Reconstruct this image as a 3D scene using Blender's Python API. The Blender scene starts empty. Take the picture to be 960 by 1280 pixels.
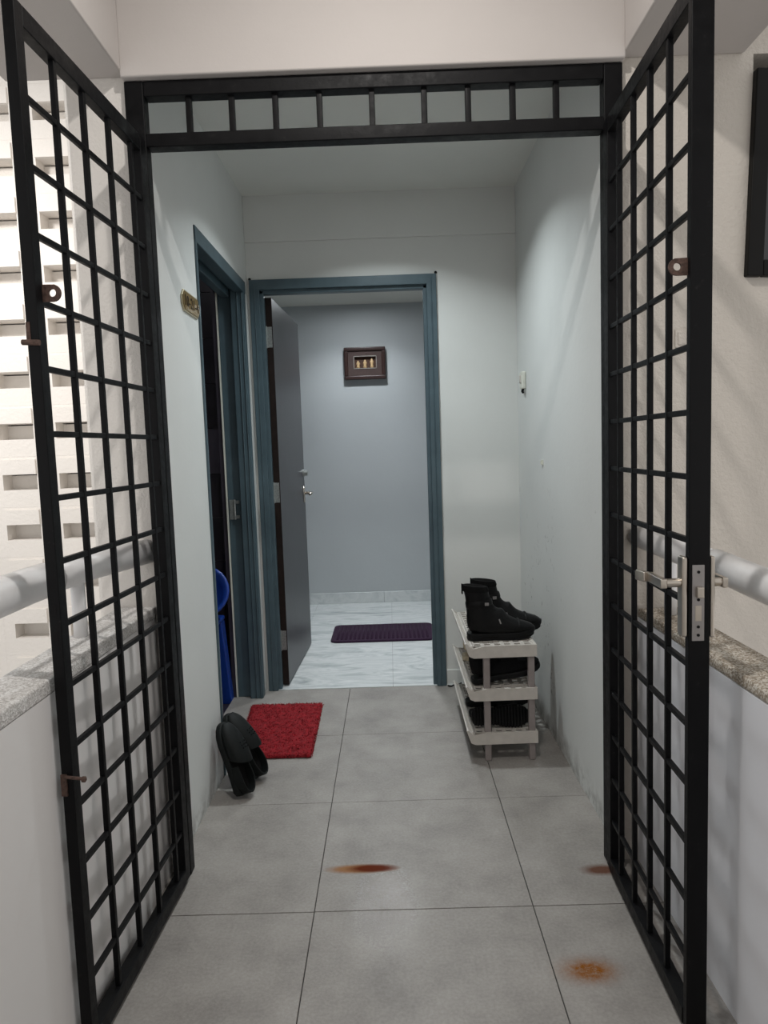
import bpy, bmesh, math, random
from mathutils import Matrix, Vector, noise
random.seed(7)
sc = bpy.context.scene
COL = sc.collection

# ---------------------------------------------------------------- camera
F_PX, PITCH, ROLL, YAW, CAM_H = 885.32, 0.0914, 0.0339, -0.0102, 1.264
def cam_matrix():
    cy, sy = math.cos(YAW), math.sin(YAW)
    cp, sp = math.cos(PITCH), math.sin(PITCH)
    cr, sr = math.cos(ROLL), math.sin(ROLL)
    Ry = Matrix(((cy, -sy, 0), (sy, cy, 0), (0, 0, 1)))
    B = Matrix(((1, 0, 0), (0, 0, -1), (0, 1, 0)))
    Rx = Matrix(((1, 0, 0), (0, cp, -sp), (0, sp, cp)))
    Rz = Matrix(((cr, sr, 0), (-sr, cr, 0), (0, 0, 1)))
    R = Rz @ Rx @ B @ Ry                      # world -> (right, down, forward)
    R = Matrix((R[0], -Vector(R[1]), -Vector(R[2])))
    M = R.transposed().to_4x4()
    M.translation = (0, 0, CAM_H)
    return M
cam = bpy.data.cameras.new('camera')
cam.sensor_fit = 'HORIZONTAL'; cam.sensor_width = 36.0
cam.lens = F_PX * 36.0 / 960.0
cam.clip_start = 0.02
cam_o = bpy.data.objects.new('camera', cam); COL.objects.link(cam_o)
cam_o.matrix_world = cam_matrix()
sc.camera = cam_o

# ---------------------------------------------------------------- world, exposure
w = bpy.data.worlds.new('world'); sc.world = w; w.use_nodes = True
bg = w.node_tree.nodes['Background']
bg.inputs[0].default_value = (1.0, 0.985, 0.965, 1); bg.inputs[1].default_value = 0.82
vs = sc.view_settings
vs.view_transform = 'Standard'; vs.look = 'None'; vs.exposure = 0.0; vs.gamma = 1.0
vs.use_curve_mapping = False

def area(name, loc, size, power, col, rot=(0, 0, 0), spread=math.pi, shape='DISK'):
    l = bpy.data.lights.new(name, 'AREA'); l.shape = shape; l.size = size
    l.energy = power; l.color = col; l.spread = spread
    o = bpy.data.objects.new(name, l); COL.objects.link(o)
    o.location = loc; o.rotation_euler = rot
    return o
COOL = (0.90, 0.98, 1.0); WARM = (1.0, 0.92, 0.84)
area('corridor_downlight', (-0.008, 2.985, 2.515), 0.10, 10.0, COOL, spread=math.radians(128))
area('landing_lamp', (0.02, 1.16, 2.80), 0.07, 15.5, (1.0, 0.96, 0.92))
area('hall_downlight', (-0.18, 5.12, 2.375), 0.09, 5.5, (0.90, 0.96, 1.0), spread=math.radians(128))
area('hall_downlight', (0.1, 4.35, 2.375), 0.10, 7.5, (0.95, 0.98, 1.0), spread=math.radians(120))
area('stairwell_lamp', (-1.9, 1.9, 2.75), 0.30, 12.0, (1.0, 0.97, 0.94), rot=(math.radians(45), 0, 0), spread=math.radians(115))
area('bathroom_fill', (-0.955, 3.1, 2.38), 0.08, 0.5, (0.95, 0.95, 1.0))  # weak fill light added so the bathroom tiles show, no fixture

# ---------------------------------------------------------------- helpers
def lin(c):
    c = c / 255.0
    return c / 12.92 if c <= 0.04045 else ((c + 0.055) / 1.055) ** 2.4
def rgb(r, g, b): return (lin(r), lin(g), lin(b), 1.0)

class NT:
    def __init__(s, m):
        m.use_nodes = True; s.t = m.node_tree; s.n = s.t.nodes; s.l = s.t.links
        s.b = s.n['Principled BSDF']
    def node(s, k, **kw):
        n = s.n.new(k)
        for a, v in kw.items(): setattr(n, a, v)
        return n
    def pos(s): return s.node('ShaderNodeNewGeometry').outputs['Position']
    def noise(s, scale, detail=4, rough=0.55, vec=None, dist=0.0):
        n = s.node('ShaderNodeTexNoise'); n.inputs['Scale'].default_value = scale
        n.inputs['Detail'].default_value = detail; n.inputs['Roughness'].default_value = rough
        n.inputs['Distortion'].default_value = dist
        s.l.new(vec or s.pos(), n.inputs['Vector']); return n.outputs['Fac']
    def ramp(s, fac, stops):
        r = s.node('ShaderNodeValToRGB'); e = r.color_ramp.elements
        while len(e) < len(stops): e.new(0.5)
        for k, (p, c) in enumerate(stops):
            e[k].position = p; e[k].color = c if len(c) == 4 else (*c, 1)
        s.l.new(fac, r.inputs[0]); return r.outputs[0]
    def mix(s, fac, a, b, mode='MIX'):
        m = s.node('ShaderNodeMix', data_type='RGBA', blend_type=mode)
        for i, v in ((0, fac), (6, a), (7, b)):
            if isinstance(v, bpy.types.NodeSocket): s.l.new(v, m.inputs[i])
            else: m.inputs[i].default_value = v
        return m.outputs[2]
    def math(s, op, a, b=0.0, clamp=False):
        m = s.node('ShaderNodeMath', operation=op); m.use_clamp = clamp
        for i, v in ((0, a), (1, b)):
            if isinstance(v, bpy.types.NodeSocket): s.l.new(v, m.inputs[i])
            else: m.inputs[i].default_value = v
        return m.outputs[0]
    def bump(s, h, strength, dist=0.01):
        b = s.node('ShaderNodeBump'); b.inputs['Strength'].default_value = strength
        b.inputs['Distance'].default_value = dist
        s.l.new(h, b.inputs['Height']); s.l.new(b.outputs[0], s.b.inputs['Normal'])
    def base(s, v):
        if isinstance(v, bpy.types.NodeSocket): s.l.new(v, s.b.inputs['Base Color'])
        else: s.b.inputs['Base Color'].default_value = v
    def rough(s, v):
        if isinstance(v, bpy.types.NodeSocket): s.l.new(v, s.b.inputs['Roughness'])
        else: s.b.inputs['Roughness'].default_value = v
    def sep(s):
        x = s.node('ShaderNodeSeparateXYZ'); s.l.new(s.pos(), x.inputs[0]); return x.outputs

def new_mat(name): 
    m = bpy.data.materials.new(name); return m, NT(m)
def plain(name, c, rough=0.5, metal=0.0, var=0.12, scale=30, bump=0.0, bscale=200):
    m, t = new_mat(name)
    d = tuple(max(0, x * (1 - var)) for x in c[:3]) + (1,)
    u = tuple(min(1, x * (1 + var)) for x in c[:3]) + (1,)
    t.base(t.ramp(t.noise(scale), [(0.3, d), (0.7, u)]))
    t.rough(rough); t.b.inputs['Metallic'].default_value = metal
    if max(c[:3]) < 0.02: t.b.inputs['Specular IOR Level'].default_value = 0.2
    if bump: t.bump(t.noise(bscale, 3), bump, 0.004)
    return m
def wall_paint(name, c, rough=0.75, dirt=None, flakes=True, stucco=0.0, grain=0.06, sscale=70):
    m, t = new_mat(name)
    lo = tuple(x * 0.93 for x in c[:3]) + (1,)
    col = t.ramp(t.noise(1.7, 5), [(0.3, lo), (0.7, c)])
    if dirt:                                   # grime and flaking low on the wall, in blotches of its own
        z = t.sep()[2]
        fall = t.math('SUBTRACT', 1.0, t.math('MULTIPLY', z, 1 / dirt, True), True)
        f = t.math('MULTIPLY', t.math('MULTIPLY', fall, fall), t.ramp(t.noise(14, 6, 0.65), [(0.42, (0, 0, 0)), (0.62, (1, 1, 1))]), True)
        col = t.mix(t.math('MULTIPLY', f, 0.75), col, rgb(92, 88, 80))
        zm = t.math('MULTIPLY', t.math('SUBTRACT', 1.15, z), 3.0, True)
        fl = t.math('MULTIPLY', zm, t.ramp(t.noise(2.3, 2), [(0.52, (0, 0, 0)), (0.62, (1, 1, 1))]))
        fl = t.math('MULTIPLY', fl, t.ramp(t.noise(22, 3, 0.5, dist=1.6), [(0.645, (0, 0, 0)), (0.66, (1, 1, 1))]), True)
        col = t.mix(t.math('MULTIPLY', fl, 0.55 if flakes else 0.0), col, rgb(120, 118, 114))
    t.base(col); t.rough(rough)
    if stucco: t.bump(t.noise(sscale, 5, 0.6), stucco, 0.012)
    else: t.bump(t.noise(45, 4), grain, 0.01)
    return m

class MB:
    def __init__(s): s.bm = bmesh.new()
    def box(s, x0, x1, y0, y1, z0, z1, M=None):
        v = [s.bm.verts.new((x, y, z)) for x in (x0, x1) for y in (y0, y1) for z in (z0, z1)]
        for f in ((0,1,3,2),(4,6,7,5),(0,4,5,1),(2,3,7,6),(0,2,6,4),(1,5,7,3)):
            s.bm.faces.new([v[i] for i in f])
        if M is not None:
            for q in v: q.co = M @ q.co
        return s
    def prism(s, pts, h0, h1, axis='z'):
        n = len(pts)
        def P(a, b, h): return {'z': (a, b, h), 'y': (a, h, b), 'x': (h, a, b)}[axis]
        lo = [s.bm.verts.new(P(a, b, h0)) for a, b in pts]; hi = [s.bm.verts.new(P(a, b, h1)) for a, b in pts]
        s.bm.faces.new(lo); s.bm.faces.new(hi)
        for i in range(n): s.bm.faces.new((lo[i], lo[(i+1) % n], hi[(i+1) % n], hi[i]))
        return s
    def rings(s, rings, cap=True, closed=True):
        vs_ = [[s.bm.verts.new(p) for p in r] for r in rings]
        n = len(vs_[0])
        for a, b in zip(vs_, vs_[1:]):
            for i in range(n if closed else n - 1):
                j = (i + 1) % n
                s.bm.faces.new((a[i], a[j], b[j], b[i]))
        if cap:
            s.bm.faces.new(vs_[0]); s.bm.faces.new(vs_[-1])
        return s
    def tube(s, path, r, n=10):
        path = [Vector(p) for p in path]; rr = []
        ref = None
        for i, p in enumerate(path):
            d = (path[min(i+1, len(path)-1)] - path[max(i-1, 0)]).normalized()
            if ref is None: ref = d.orthogonal().normalized()
            ref = (ref - d * ref.dot(d)).normalized()
            b = d.cross(ref); rad = r[i] if isinstance(r, (list, tuple)) else r
            rr.append([p + (ref * math.cos(2*math.pi*k/n) + b * math.sin(2*math.pi*k/n)) * rad for k in range(n)])
        return s.rings(rr)
    def lathe(s, prof, c=(0,0,0), n=16, axis='z'):
        rr = []
        for r, h in prof:
            ring = []
            for k in range(n):
                a, b = r*math.cos(2*math.pi*k/n), r*math.sin(2*math.pi*k/n)
                q = {'z': (a, b, h), 'y': (a, h, b), 'x': (h, a, b)}[axis]
                ring.append(Vector(c) + Vector(q))
            rr.append(ring)
        return s.rings(rr)

def tag(o, label=None, cat=None, group=None, kind=None):
    if label: o['label'] = label
    if cat: o['category'] = cat
    if group: o['group'] = group
    if kind: o['kind'] = kind
    return o
def empty(name, loc=(0,0,0), M=None):
    o = bpy.data.objects.new(name, None); COL.objects.link(o)
    o.empty_display_size = 0.05
    if M is not None: o.matrix_basis = M
    else: o.location = loc
    return o
def thing(name, label, cat, loc=(0,0,0), M=None, group=None):
    return tag(empty(name, loc, M), label, cat, group)
def obj(name, mb, mat, parent=None, shift=None, bevel=0.0, smooth=False, seg=2, sub=0):
    """one mesh object; shift: world point that becomes the parent's origin"""
    bm = mb.bm if isinstance(mb, MB) else mb
    bmesh.ops.recalc_face_normals(bm, faces=bm.faces[:])
    if shift is not None: bmesh.ops.translate(bm, verts=bm.verts[:], vec=-Vector(shift))
    me = bpy.data.meshes.new(name); bm.to_mesh(me); bm.free()
    if mat: me.materials.append(mat)
    if smooth: me.polygons.foreach_set('use_smooth', [True]*len(me.polygons))
    o = bpy.data.objects.new(name, me); COL.objects.link(o)
    if parent: o.parent = parent
    if bevel:
        b = o.modifiers.new('b', 'BEVEL'); b.width = bevel; b.segments = seg; b.limit_method = 'ANGLE'; b.angle_limit = math.radians(40)
        me.polygons.foreach_set('use_smooth', [True]*len(me.polygons))
        wn = o.modifiers.new('w', 'WEIGHTED_NORMAL'); wn.keep_sharp = False
    if sub:
        m = o.modifiers.new('s', 'SUBSURF'); m.levels = m.render_levels = sub
    return o
def struct(name, mb, mat, parent=None, **k):
    o = obj(name, mb, mat, parent, **k)
    if not parent: o['kind'] = 'structure'
    return o
def copy_tree(o, parent=None):
    c = o.copy(); COL.objects.link(c); c.parent = parent
    if parent: c.matrix_parent_inverse = Matrix()
    for ch in list(o.children): copy_tree(ch, c)
    return c
def axes(x, y, z, loc):
    M = Matrix((x, y, z)).transposed().to_4x4(); M.translation = loc; return M

# ---------------------------------------------------------------- materials
M = {}
M['corr'] = wall_paint('corridor_white_paint', rgb(222, 224, 222), 0.6, dirt=0.16)
M['corrl'] = wall_paint('corridor_left_paint', rgb(222, 224, 222), 0.6, dirt=0.14, flakes=False)
M['corr2'] = wall_paint('corridor_plain_paint', rgb(220, 221, 218), 0.6)
M['ceil'] = wall_paint('ceiling_paint', rgb(226, 227, 222), 0.8)
M['beam'] = wall_paint('beam_paint', rgb(192, 186, 182), 0.8, stucco=0.12, sscale=14)
M['stucco'] = wall_paint('rough_cast_white', rgb(228, 223, 217), 0.85, stucco=0.35, sscale=120)
M['stucco_beige'] = wall_paint('rough_cast_beige', rgb(204, 197, 188), 0.85, stucco=0.4, sscale=85)
M['vent'] = wall_paint('vent_block_cement', rgb(232, 227, 221), 0.85, stucco=0.3, sscale=60)
M['parapet_l'] = wall_paint('parapet_paint_left', rgb(232, 229, 227), 0.6, grain=0.015)
M['parapet_r'] = wall_paint('parapet_bluish_light_right', rgb(238, 239, 244), 0.6, grain=0.015)  # bluish cast of the light on this side put into the colour
M['hall'] = wall_paint('hall_grey_paint', rgb(186, 190, 192), 0.6)
M['hallceil'] = wall_paint('hall_ceiling_paint', rgb(214, 212, 204), 0.8)
def pebble(name, a, b, c):
    m, t = new_mat(name)
    v = t.node('ShaderNodeTexVoronoi'); v.inputs['Scale'].default_value = 280; t.l.new(t.pos(), v.inputs['Vector'])
    sp = t.node('ShaderNodeSeparateColor'); t.l.new(v.outputs['Color'], sp.inputs[0])
    f = t.math('ADD', t.math('MULTIPLY', sp.outputs[0], 0.6), t.math('MULTIPLY', t.noise(7, 4), 0.5))
    t.base(t.ramp(f, [(0.25, a), (0.55, b), (0.8, c)])); t.rough(0.9)
    t.bump(v.outputs['Distance'], 0.35, 0.004); return m
M['capl'] = pebble('coping_left', rgb(176, 172, 168), rgb(206, 203, 200), rgb(226, 224, 222))
M['capr'] = pebble('coping_right', rgb(118, 106, 92), rgb(166, 154, 138), rgb(206, 200, 190))

def mk_floor():
    m, t = new_mat('grey_floor_tile')
    c1 = t.ramp(t.noise(5.5, 7, 0.62), [(0.30, rgb(126, 121, 117)), (0.48, rgb(149, 144, 139)), (0.70, rgb(168, 163, 158))])
    col = t.mix(0.35, c1, t.ramp(t.noise(120, 3), [(0.3, rgb(128, 124, 120)), (0.7, rgb(168, 164, 160))]))
    X, Y, Z = t.sep()
    wob = t.math('MULTIPLY', t.math('SUBTRACT', t.noise(18, 5, 0.7), 0.5), 0.9)
    fine = t.noise(60, 4, 0.7)
    def ell(cx, cy, rx, ry, k=1.0, soft=1.6):
        dx = t.math('MULTIPLY', t.math('SUBTRACT', X, cx), 1/rx); dy = t.math('MULTIPLY', t.math('SUBTRACT', Y, cy), 1/ry)
        d = t.math('SQRT', t.math('ADD', t.math('MULTIPLY', dx, dx), t.math('MULTIPLY', dy, dy)))
        d = t.math('ADD', d, t.math('MULTIPLY', wob, k))
        return t.math('MULTIPLY', t.math('SUBTRACT', soft, d), 1/(soft - 0.55), True)
    # rust marks
    s1 = ell(-0.124, 2.028, 0.118, 0.027, 0.30, 1.02)
    s1b = ell(-0.090, 2.029, 0.085, 0.024, 0.35, 1.02)
    s2 = ell(0.437, 1.592, 0.050, 0.032, 0.9, 2.2)
    s3 = ell(0.588, 1.990, 0.055, 0.024, 0.6, 1.4)
    s4 = ell(0.535, 1.36, 0.05, 0.03, 0.9, 2.0)
    col = t.mix(t.math('MULTIPLY', s1, 0.8), col, rgb(148, 98, 48))
    col = t.mix(t.math('MULTIPLY', s1b, 0.95), col, rgb(92, 32, 8))
    col = t.mix(t.math('MULTIPLY', t.math('MULTIPLY', s2, s2), t.math('SUBTRACT', t.math('MULTIPLY', t.noise(70, 5, 0.85), 2.6), 0.45, True), True), col, rgb(134, 80, 20))
    col = t.mix(t.math('MULTIPLY', s3, 0.85), col, rgb(92, 46, 18))
    col = t.mix(t.math('MULTIPLY', s4, 0.5), col, rgb(140, 96, 50))
    t.base(col)
    wet = ell(-0.05, 1.86, 0.085, 0.16, 0.5, 1.6)
    r = t.math('SUBTRACT', t.math('ADD', 0.34, t.math('MULTIPLY', t.noise(9, 4), 0.16)), t.math('MULTIPLY', wet, t.math('MULTIPLY', t.noise(150, 2), 0.50)))
    rust = t.math('MAXIMUM', s1, t.math('MAXIMUM', s2, s3))
    r = t.math('ADD', r, t.math('MULTIPLY', rust, 0.35)); t.rough(r);
    t.l.new(t.math('SUBTRACT', 0.42, t.math('MULTIPLY', rust, 0.34)), t.b.inputs['Specular IOR Level']); t.bump(t.math('MULTIPLY', t.noise(260, 3), t.math('ADD', 1.0, t.math('MULTIPLY', wet, 0.8))), 0.14, 0.003)
    return m
M['tile'] = mk_floor()
M['grout'] = plain('dark_grout', rgb(66, 64, 62), 0.9)
def mk_marble(name, dark=1.0):
    m, t = new_mat(name)
    X, Y, Z = t.sep()
    cmb = t.node('ShaderNodeCombineXYZ')
    t.l.new(t.math('MULTIPLY', X, 0.9), cmb.inputs[0]); t.l.new(t.math('MULTIPLY', Y, 3.2), cmb.inputs[1]); t.l.new(Z, cmb.inputs[2])
    v = t.noise(2.6, 8, 0.6, cmb.outputs[0], 1.3)
    t.base(t.ramp(v, [(0.30, rgb(158, 164, 166)), (0.44, rgb(198, 203, 204)), (0.52, rgb(216, 219, 219)), (0.60, rgb(198, 203, 204)), (0.70, rgb(222, 224, 224))]))
    t.rough(0.22); return m
M['marble'] = mk_marble('white_grey_marble')
M['bathtile'] = plain('dark_bathroom_tile', rgb(52, 48, 56), 0.35, var=0.2, scale=9)
M['bathtile2'] = plain('lighter_bathroom_tile', rgb(104, 98, 112), 0.35, var=0.15, scale=9)
M['bathgrout'] = plain('bathroom_grout', rgb(120, 118, 124), 0.8)
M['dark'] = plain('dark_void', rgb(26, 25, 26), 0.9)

def mk_black():
    m, t = new_mat('black_gate_paint')
    n = t.noise(34, 6, 0.68)
    col = t.ramp(n, [(0.3, rgb(7, 7, 9)), (0.62, rgb(12, 12, 14)), (0.76, rgb(36, 35, 35))])
    t.base(col); t.rough(t.ramp(n, [(0.3, (0.38,)*3), (0.7, (0.6,)*3)])); t.b.inputs['Specular IOR Level'].default_value = 0.16
    t.bump(t.noise(110, 3), 0.15, 0.002); return m
M['black'] = mk_black()
M['rust'] = plain('rusty_iron', rgb(88, 68, 60), 0.7, 0.3, var=0.45, scale=120, bump=0.3)
M['chip'] = plain('scuffed_primer', rgb(96, 92, 88), 0.8, var=0.3, scale=90)
M['nickel'] = plain('brushed_nickel', rgb(186, 178, 168), 0.28, 1.0, var=0.06)
M['steel'] = plain('steel_plate', rgb(150, 146, 145), 0.42, 0.7, var=0.06)
M['galv'] = plain('galvanised_hinge', rgb(168, 172, 170), 0.4, 0.75, var=0.25, scale=160)
M['pipe'] = plain('white_rail_enamel', rgb(226, 225, 225), 0.35, var=0.03)
M['frame'] = plain('blue_grey_frame_paint', rgb(72, 90, 98), 0.42, var=0.1, scale=14, bump=0.08, bscale=40)
M['leaf'] = plain('dark_grey_door_laminate', rgb(60, 60, 64), 0.38, var=0.08, scale=10)
M['leafedge'] = plain('dark_brown_door_edge', rgb(38, 29, 26), 0.55, var=0.2)
M['wood'] = plain('dark_brown_frame_wood', rgb(48, 28, 25), 0.3, var=0.25, scale=40)
M['matboard'] = plain('brown_mount_board', rgb(64, 46, 42), 0.7)
M['silver'] = plain('silver_rim', rgb(176, 170, 164), 0.35, 0.8)
M['niche'] = plain('niche_backing', rgb(70, 42, 26), 0.7, var=0.3)
M['tan'] = plain('tan_ceramic', rgb(196, 164, 122), 0.5, var=0.2, scale=160)
M['brass'] = plain('brass_plate', rgb(150, 126, 82), 0.36, 0.55, var=0.14, scale=60)
M['brassrim'] = plain('pale_brass_rim', rgb(196, 186, 158), 0.35, 0.5)
M['ink'] = plain('dark_lettering', rgb(52, 38, 18), 0.6)
M['ivory'] = plain('ivory_plastic', rgb(218, 219, 208), 0.4, var=0.03)
M['rackp'] = plain('greyed_white_plastic', rgb(196, 190, 183), 0.45, var=0.07, scale=30)
M['rackleg'] = plain('grey_rack_leg', rgb(140, 131, 129), 0.5, var=0.06)
M['leather'] = plain('black_leather', rgb(12, 12, 13), 0.42, var=0.3, scale=50, bump=0.25, bscale=150)
M['suede'] = plain('black_suede', rgb(11, 11, 12), 0.85, var=0.3, scale=70, bump=0.3, bscale=300)
M['rubber'] = plain('black_rubber', rgb(12, 12, 13), 0.6, var=0.2)
M['mesh'] = plain('black_knit_fabric', rgb(13, 13, 15), 0.9, var=0.5, scale=220, bump=0.4, bscale=400)
M['lining'] = plain('shoe_lining', rgb(14, 13, 13), 0.9)
M['clog'] = plain('charcoal_rubber_clog', rgb(18, 21, 21), 0.6, var=0.15, scale=60)
M['cream'] = plain('cream_canvas', rgb(206, 192, 166), 0.8, var=0.1)
M['red'] = plain('red_shag', rgb(134, 4, 20), 0.9, var=0.35, scale=60)
M['purple'] = plain('purple_bathmat', rgb(44, 18, 46), 0.95, var=0.25, scale=70, bump=0.4, bscale=250)
M['blue'] = plain('blue_plastic', rgb(22, 62, 150), 0.35, var=0.1)
M['bluedark'] = plain('navy_plastic', rgb(14, 30, 74), 0.4, var=0.1)
M['glass'] = plain('dark_window_glass', rgb(58, 58, 60), 0.1, var=0.05)
M['winblack'] = plain('black_window_frame', rgb(12, 11, 10), 0.5)
m, t = new_mat('hall_diffuser'); t.b.inputs['Emission Color'].default_value = (0.90, 0.96, 1, 1); t.b.inputs['Emission Strength'].default_value = 240.0; M['emit2'] = m
m, t = new_mat('downlight_diffuser'); t.b.inputs['Emission Color'].default_value = (0.92, 0.98, 1, 1); t.b.inputs['Emission Strength'].default_value = 12.0; M['emit'] = m

# ---------------------------------------------------------------- setting
XL, XR, YG, YB, ZC = -0.69, 0.665, 2.04, 3.655, 2.528
XPL, XPR = -0.70, 0.71           # parapet inner faces

fl = struct('floor', MB().box(-0.845, 0.84, -2.6, YB + 0.03, -0.15, -0.003), M['grout'])
tx = [-0.847, -0.247, 0.353, 0.845]
ty = [-2.365, -1.765, -1.165, -0.565, 0.035, 0.635, 1.235, 1.835, 2.435, 3.035, 3.655]
G = 0.0013
for i in range(3):
    for j in range(len(ty) - 1):
        obj('floor_tile', MB().box(tx[i] + G, tx[i+1] - G, ty[j] + G, ty[j+1] - G, -0.012, random.uniform(-0.0004, 0.0004)), M['tile'], fl, bevel=0.0008, seg=1)

# corridor walls
wl = MB().box(-0.85, XL, YG + 0.012, 2.672, -0.15, 2.62).box(-0.85, XL, 2.672, 3.578, 2.10, 2.62).box(-0.85, XL, 3.578, YB + 0.12, -0.15, 2.62)
struct('wall_left', wl, M['corrl'])
struct('wall_right', MB().box(XR, 0.83, YG + 0.012, YB + 0.12, -0.15, 2.62), M['corr'])
wb = MB().box(XL, -0.680, YB, YB + 0.12, 0, 2.62).box(0.260, XR, YB, YB + 0.12, 0, 2.62).box(-0.680, 0.260, YB, YB + 0.12, 2.116, 2.62)
struct('wall_back', wb, M['corr2'])
struct('trim_1', MB().box(XL, XR, YB - 0.012, YB + 0.004, 2.304, ZC + 0.01), M['corr2'], bevel=0.003)
struct('baseboard_back', MB().box(0.266, XR, YB - 0.006, YB + 0.002, 0.0005, 0.082), M['corr2'], bevel=0.002)
struct('ceiling', MB().box(XL - 0.02, XR + 0.02, 2.14, YB + 0.05, ZC, ZC + 0.12), M['ceil'])

# landing outside the gate: beams, outer walls, parapets
struct('beam_front', MB().box(XL - 0.003, XR + 0.003, 2.0, 2.15, 2.279, 3.0), M['beam'], bevel=0.006)
struct('beam_left', MB().box(-1.02, XL, -2.6, YG, 2.296, 3.0), M['beam'], bevel=0.006)
struct('beam_right', MB().box(XR, 1.0, -2.6, YG, 2.296, 3.0), M['beam'], bevel=0.006)
struct('ceiling_landing', MB().box(-1.02, 1.02, -2.6, 2.15, 2.85, 2.98), M['ceil'])
struct('wall_front_left', MB().box(-0.858, XL - 0.001, YG, YG + 0.03, -2.4, 2.62), M['stucco'], bevel=0.004)
wf = MB()
wx0, wz0, wz1 = 1.026, 1.705, 2.295
wf.box(XR + 0.001, wx0, YG, YG + 0.16, -2.4, 2.9).box(wx0, 1.75, YG, YG + 0.16, -2.4, wz0).box(wx0, 1.75, YG, YG + 0.16, wz1, 2.9).box(1.75, 2.6, YG, YG + 0.16, -2.4, 2.9)
struct('wall_front_right', wf, M['stucco_beige'])
pl = struct('wall_parapet_left', MB().box(-0.806, XPL, -2.6, YG - 0.001, -0.4, 0.790), M['parapet_l'])
obj('coping', MB().box(-0.812, XPL + 0.002, -2.6, YG - 0.001, 0.790, 0.822), M['capl'], pl, bevel=0.005)
pr = struct('wall_parapet_right', MB().box(XPR, 0.822, -2.6, YG - 0.001, -0.4, 0.745), M['parapet_r'])
obj('coping', MB().box(XPR - 0.001, 0.828, -2.6, YG - 0.001, 0.745, 0.772), M['capr'], pr, bevel=0.008)

# window at the right edge: dark sash hanging a little crooked in its recess
wn = tag(empty('window_1', (1.026, YG, 2.25)), kind='structure')
th = math.radians(2.0)
MW = Matrix.Rotation(-th, 4, 'Y') 
W_, H_, B_ = 0.70, 0.548, 0.044
fr = MB()
for (a, b, c, d) in ((0, B_, -H_, 0), (W_ - B_, W_, -H_, 0), (B_, W_ - B_, -H_, -H_ + B_), (B_, W_ - B_, -B_, 0)):
    fr.box(a, b, -0.022, 0.03, c, d, Matrix.Rotation(th, 4, 'Y'))
obj('sash_frame', fr, M['winblack'], wn, bevel=0.004)
obj('pane', MB().box(B_ - 0.004, W_ - B_ + 0.004, -0.004, 0.004, -H_ + B_ - 0.004, -B_ + 0.004, Matrix.Rotation(th, 4, 'Y')), M['glass'], wn)
obj('window_lining', MB().box(0.002, 0.722, 0.10, 0.12, -0.543, 0.044), M['stucco_beige'], wn)

# perforated block wall of the stairwell on the left
vb_w, vb_h = 0.258, 0.2285
def vent_block():
    mb = MB(); g = 0.0002
    x0, x1, z0, z1 = g, vb_w - g, g, vb_h - g
    sx0, sx1, sz0, sz1 = 0.051, 0.207, 0.078, 0.148
    mb.box(x0, x1, 0, 0.11, z0, sz0).box(x0, x1, 0, 0.11, sz1, z1)
    mb.box(x0, sx0, 0, 0.11, sz0, sz1).box(sx1, x1, 0, 0.11, sz0, sz1)
    mb.box(sx0, sx1, 0.078, 0.10, sz0, sz1 - 0.006)
    mb.box(sx0, sx1, -0.010, 0.05, sz1 + 0.001, sz1 + 0.068)
    return mb
YV = 3.2
vw = struct('wall_stairwell', MB().box(-3.4, -1.09, YV + 0.111, YV + 0.20, -2.4, 3.2), M['dark'])  # dark-coloured slab stands in for the unlit interior behind the slits
first = None
for i in range(-1, 6):
    for j in range(-4, 14):
        x = -1.806 - i * vb_w + vb_w; z = 1.125 - 0.078 + (j - 4) * vb_h
        if first is None: first = obj('vent_block', vent_block(), M['vent'], vw); o = first
        else: o = first.copy(); COL.objects.link(o); o.parent = vw
        o.location = (x, YV, z)
struct('wall_stairwell_side', MB().box(-1.10, -1.086, 2.60, YV, -2.4, 2.9), M['stucco'])
struct('ground_outside', MB().box(-3.6, 3.0, -3.0, 3.4, -2.5, -2.4), M['capl'])

# hall beyond the back door
hf = struct('floor_hall', MB().box(-1.6, 1.6, YB + 0.02, 5.75, -0.15, -0.004), M['bathgrout'])
for i in range(-3, 3):
    for j in range(0, 4):
        x0, y0 = -0.02 + 0.6 * i, 3.70 + 0.6 * j
        ya = YB - 0.012 if j == 0 else y0
        x0 = max(x0, -1.6)
        obj('marble_tile', MB().box(x0 + 0.0008, -0.02 + 0.6 * (i + 1) - 0.0008, ya + 0.0008, min(y0 + 0.6, 5.72) - 0.0008, -0.012, 0.004), M['marble'], hf)
struct('wall_hall_back', MB().box(-1.7, 1.7, 5.70, 5.85, -0.1, 2.5), M['hall'])
struct('wall_hall_left', MB().box(-1.7, -1.55, YB + 0.10, 5.72, -0.1, 2.5), M['hall'])
struct('wall_hall_right', MB().box(1.55, 1.7, YB + 0.10, 5.72, -0.1, 2.5), M['hall'])
struct('wall_hall_front', MB().box(-1.6, -0.68, YB + 0.121, YB + 0.2, -0.1, 2.5).box(0.26, 1.6, YB + 0.121, YB + 0.2, -0.1, 2.5).box(-0.68, 0.26, YB + 0.121, YB + 0.2, 2.116, 2.5), M['hall'])
struct('ceiling_hall', MB().box(-1.7, 1.7, YB + 0.12, 5.85, 2.39, 2.5), M['hallceil'])
bh = struct('baseboard_hall', MB().box(-1.55, 1.55, 5.690, 5.702, 0.002, 0.090), M['bathgrout'])
for i in range(-3, 3):
    x0 = -0.08 + 0.6 * i
    obj('baseboard_tile', MB().box(max(x0, -1.55) + 0.001, min(x0 + 0.6, 1.55) - 0.001, 5.684, 5.70, 0.004, 0.092), M['marble'], bh, bevel=0.002)

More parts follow.
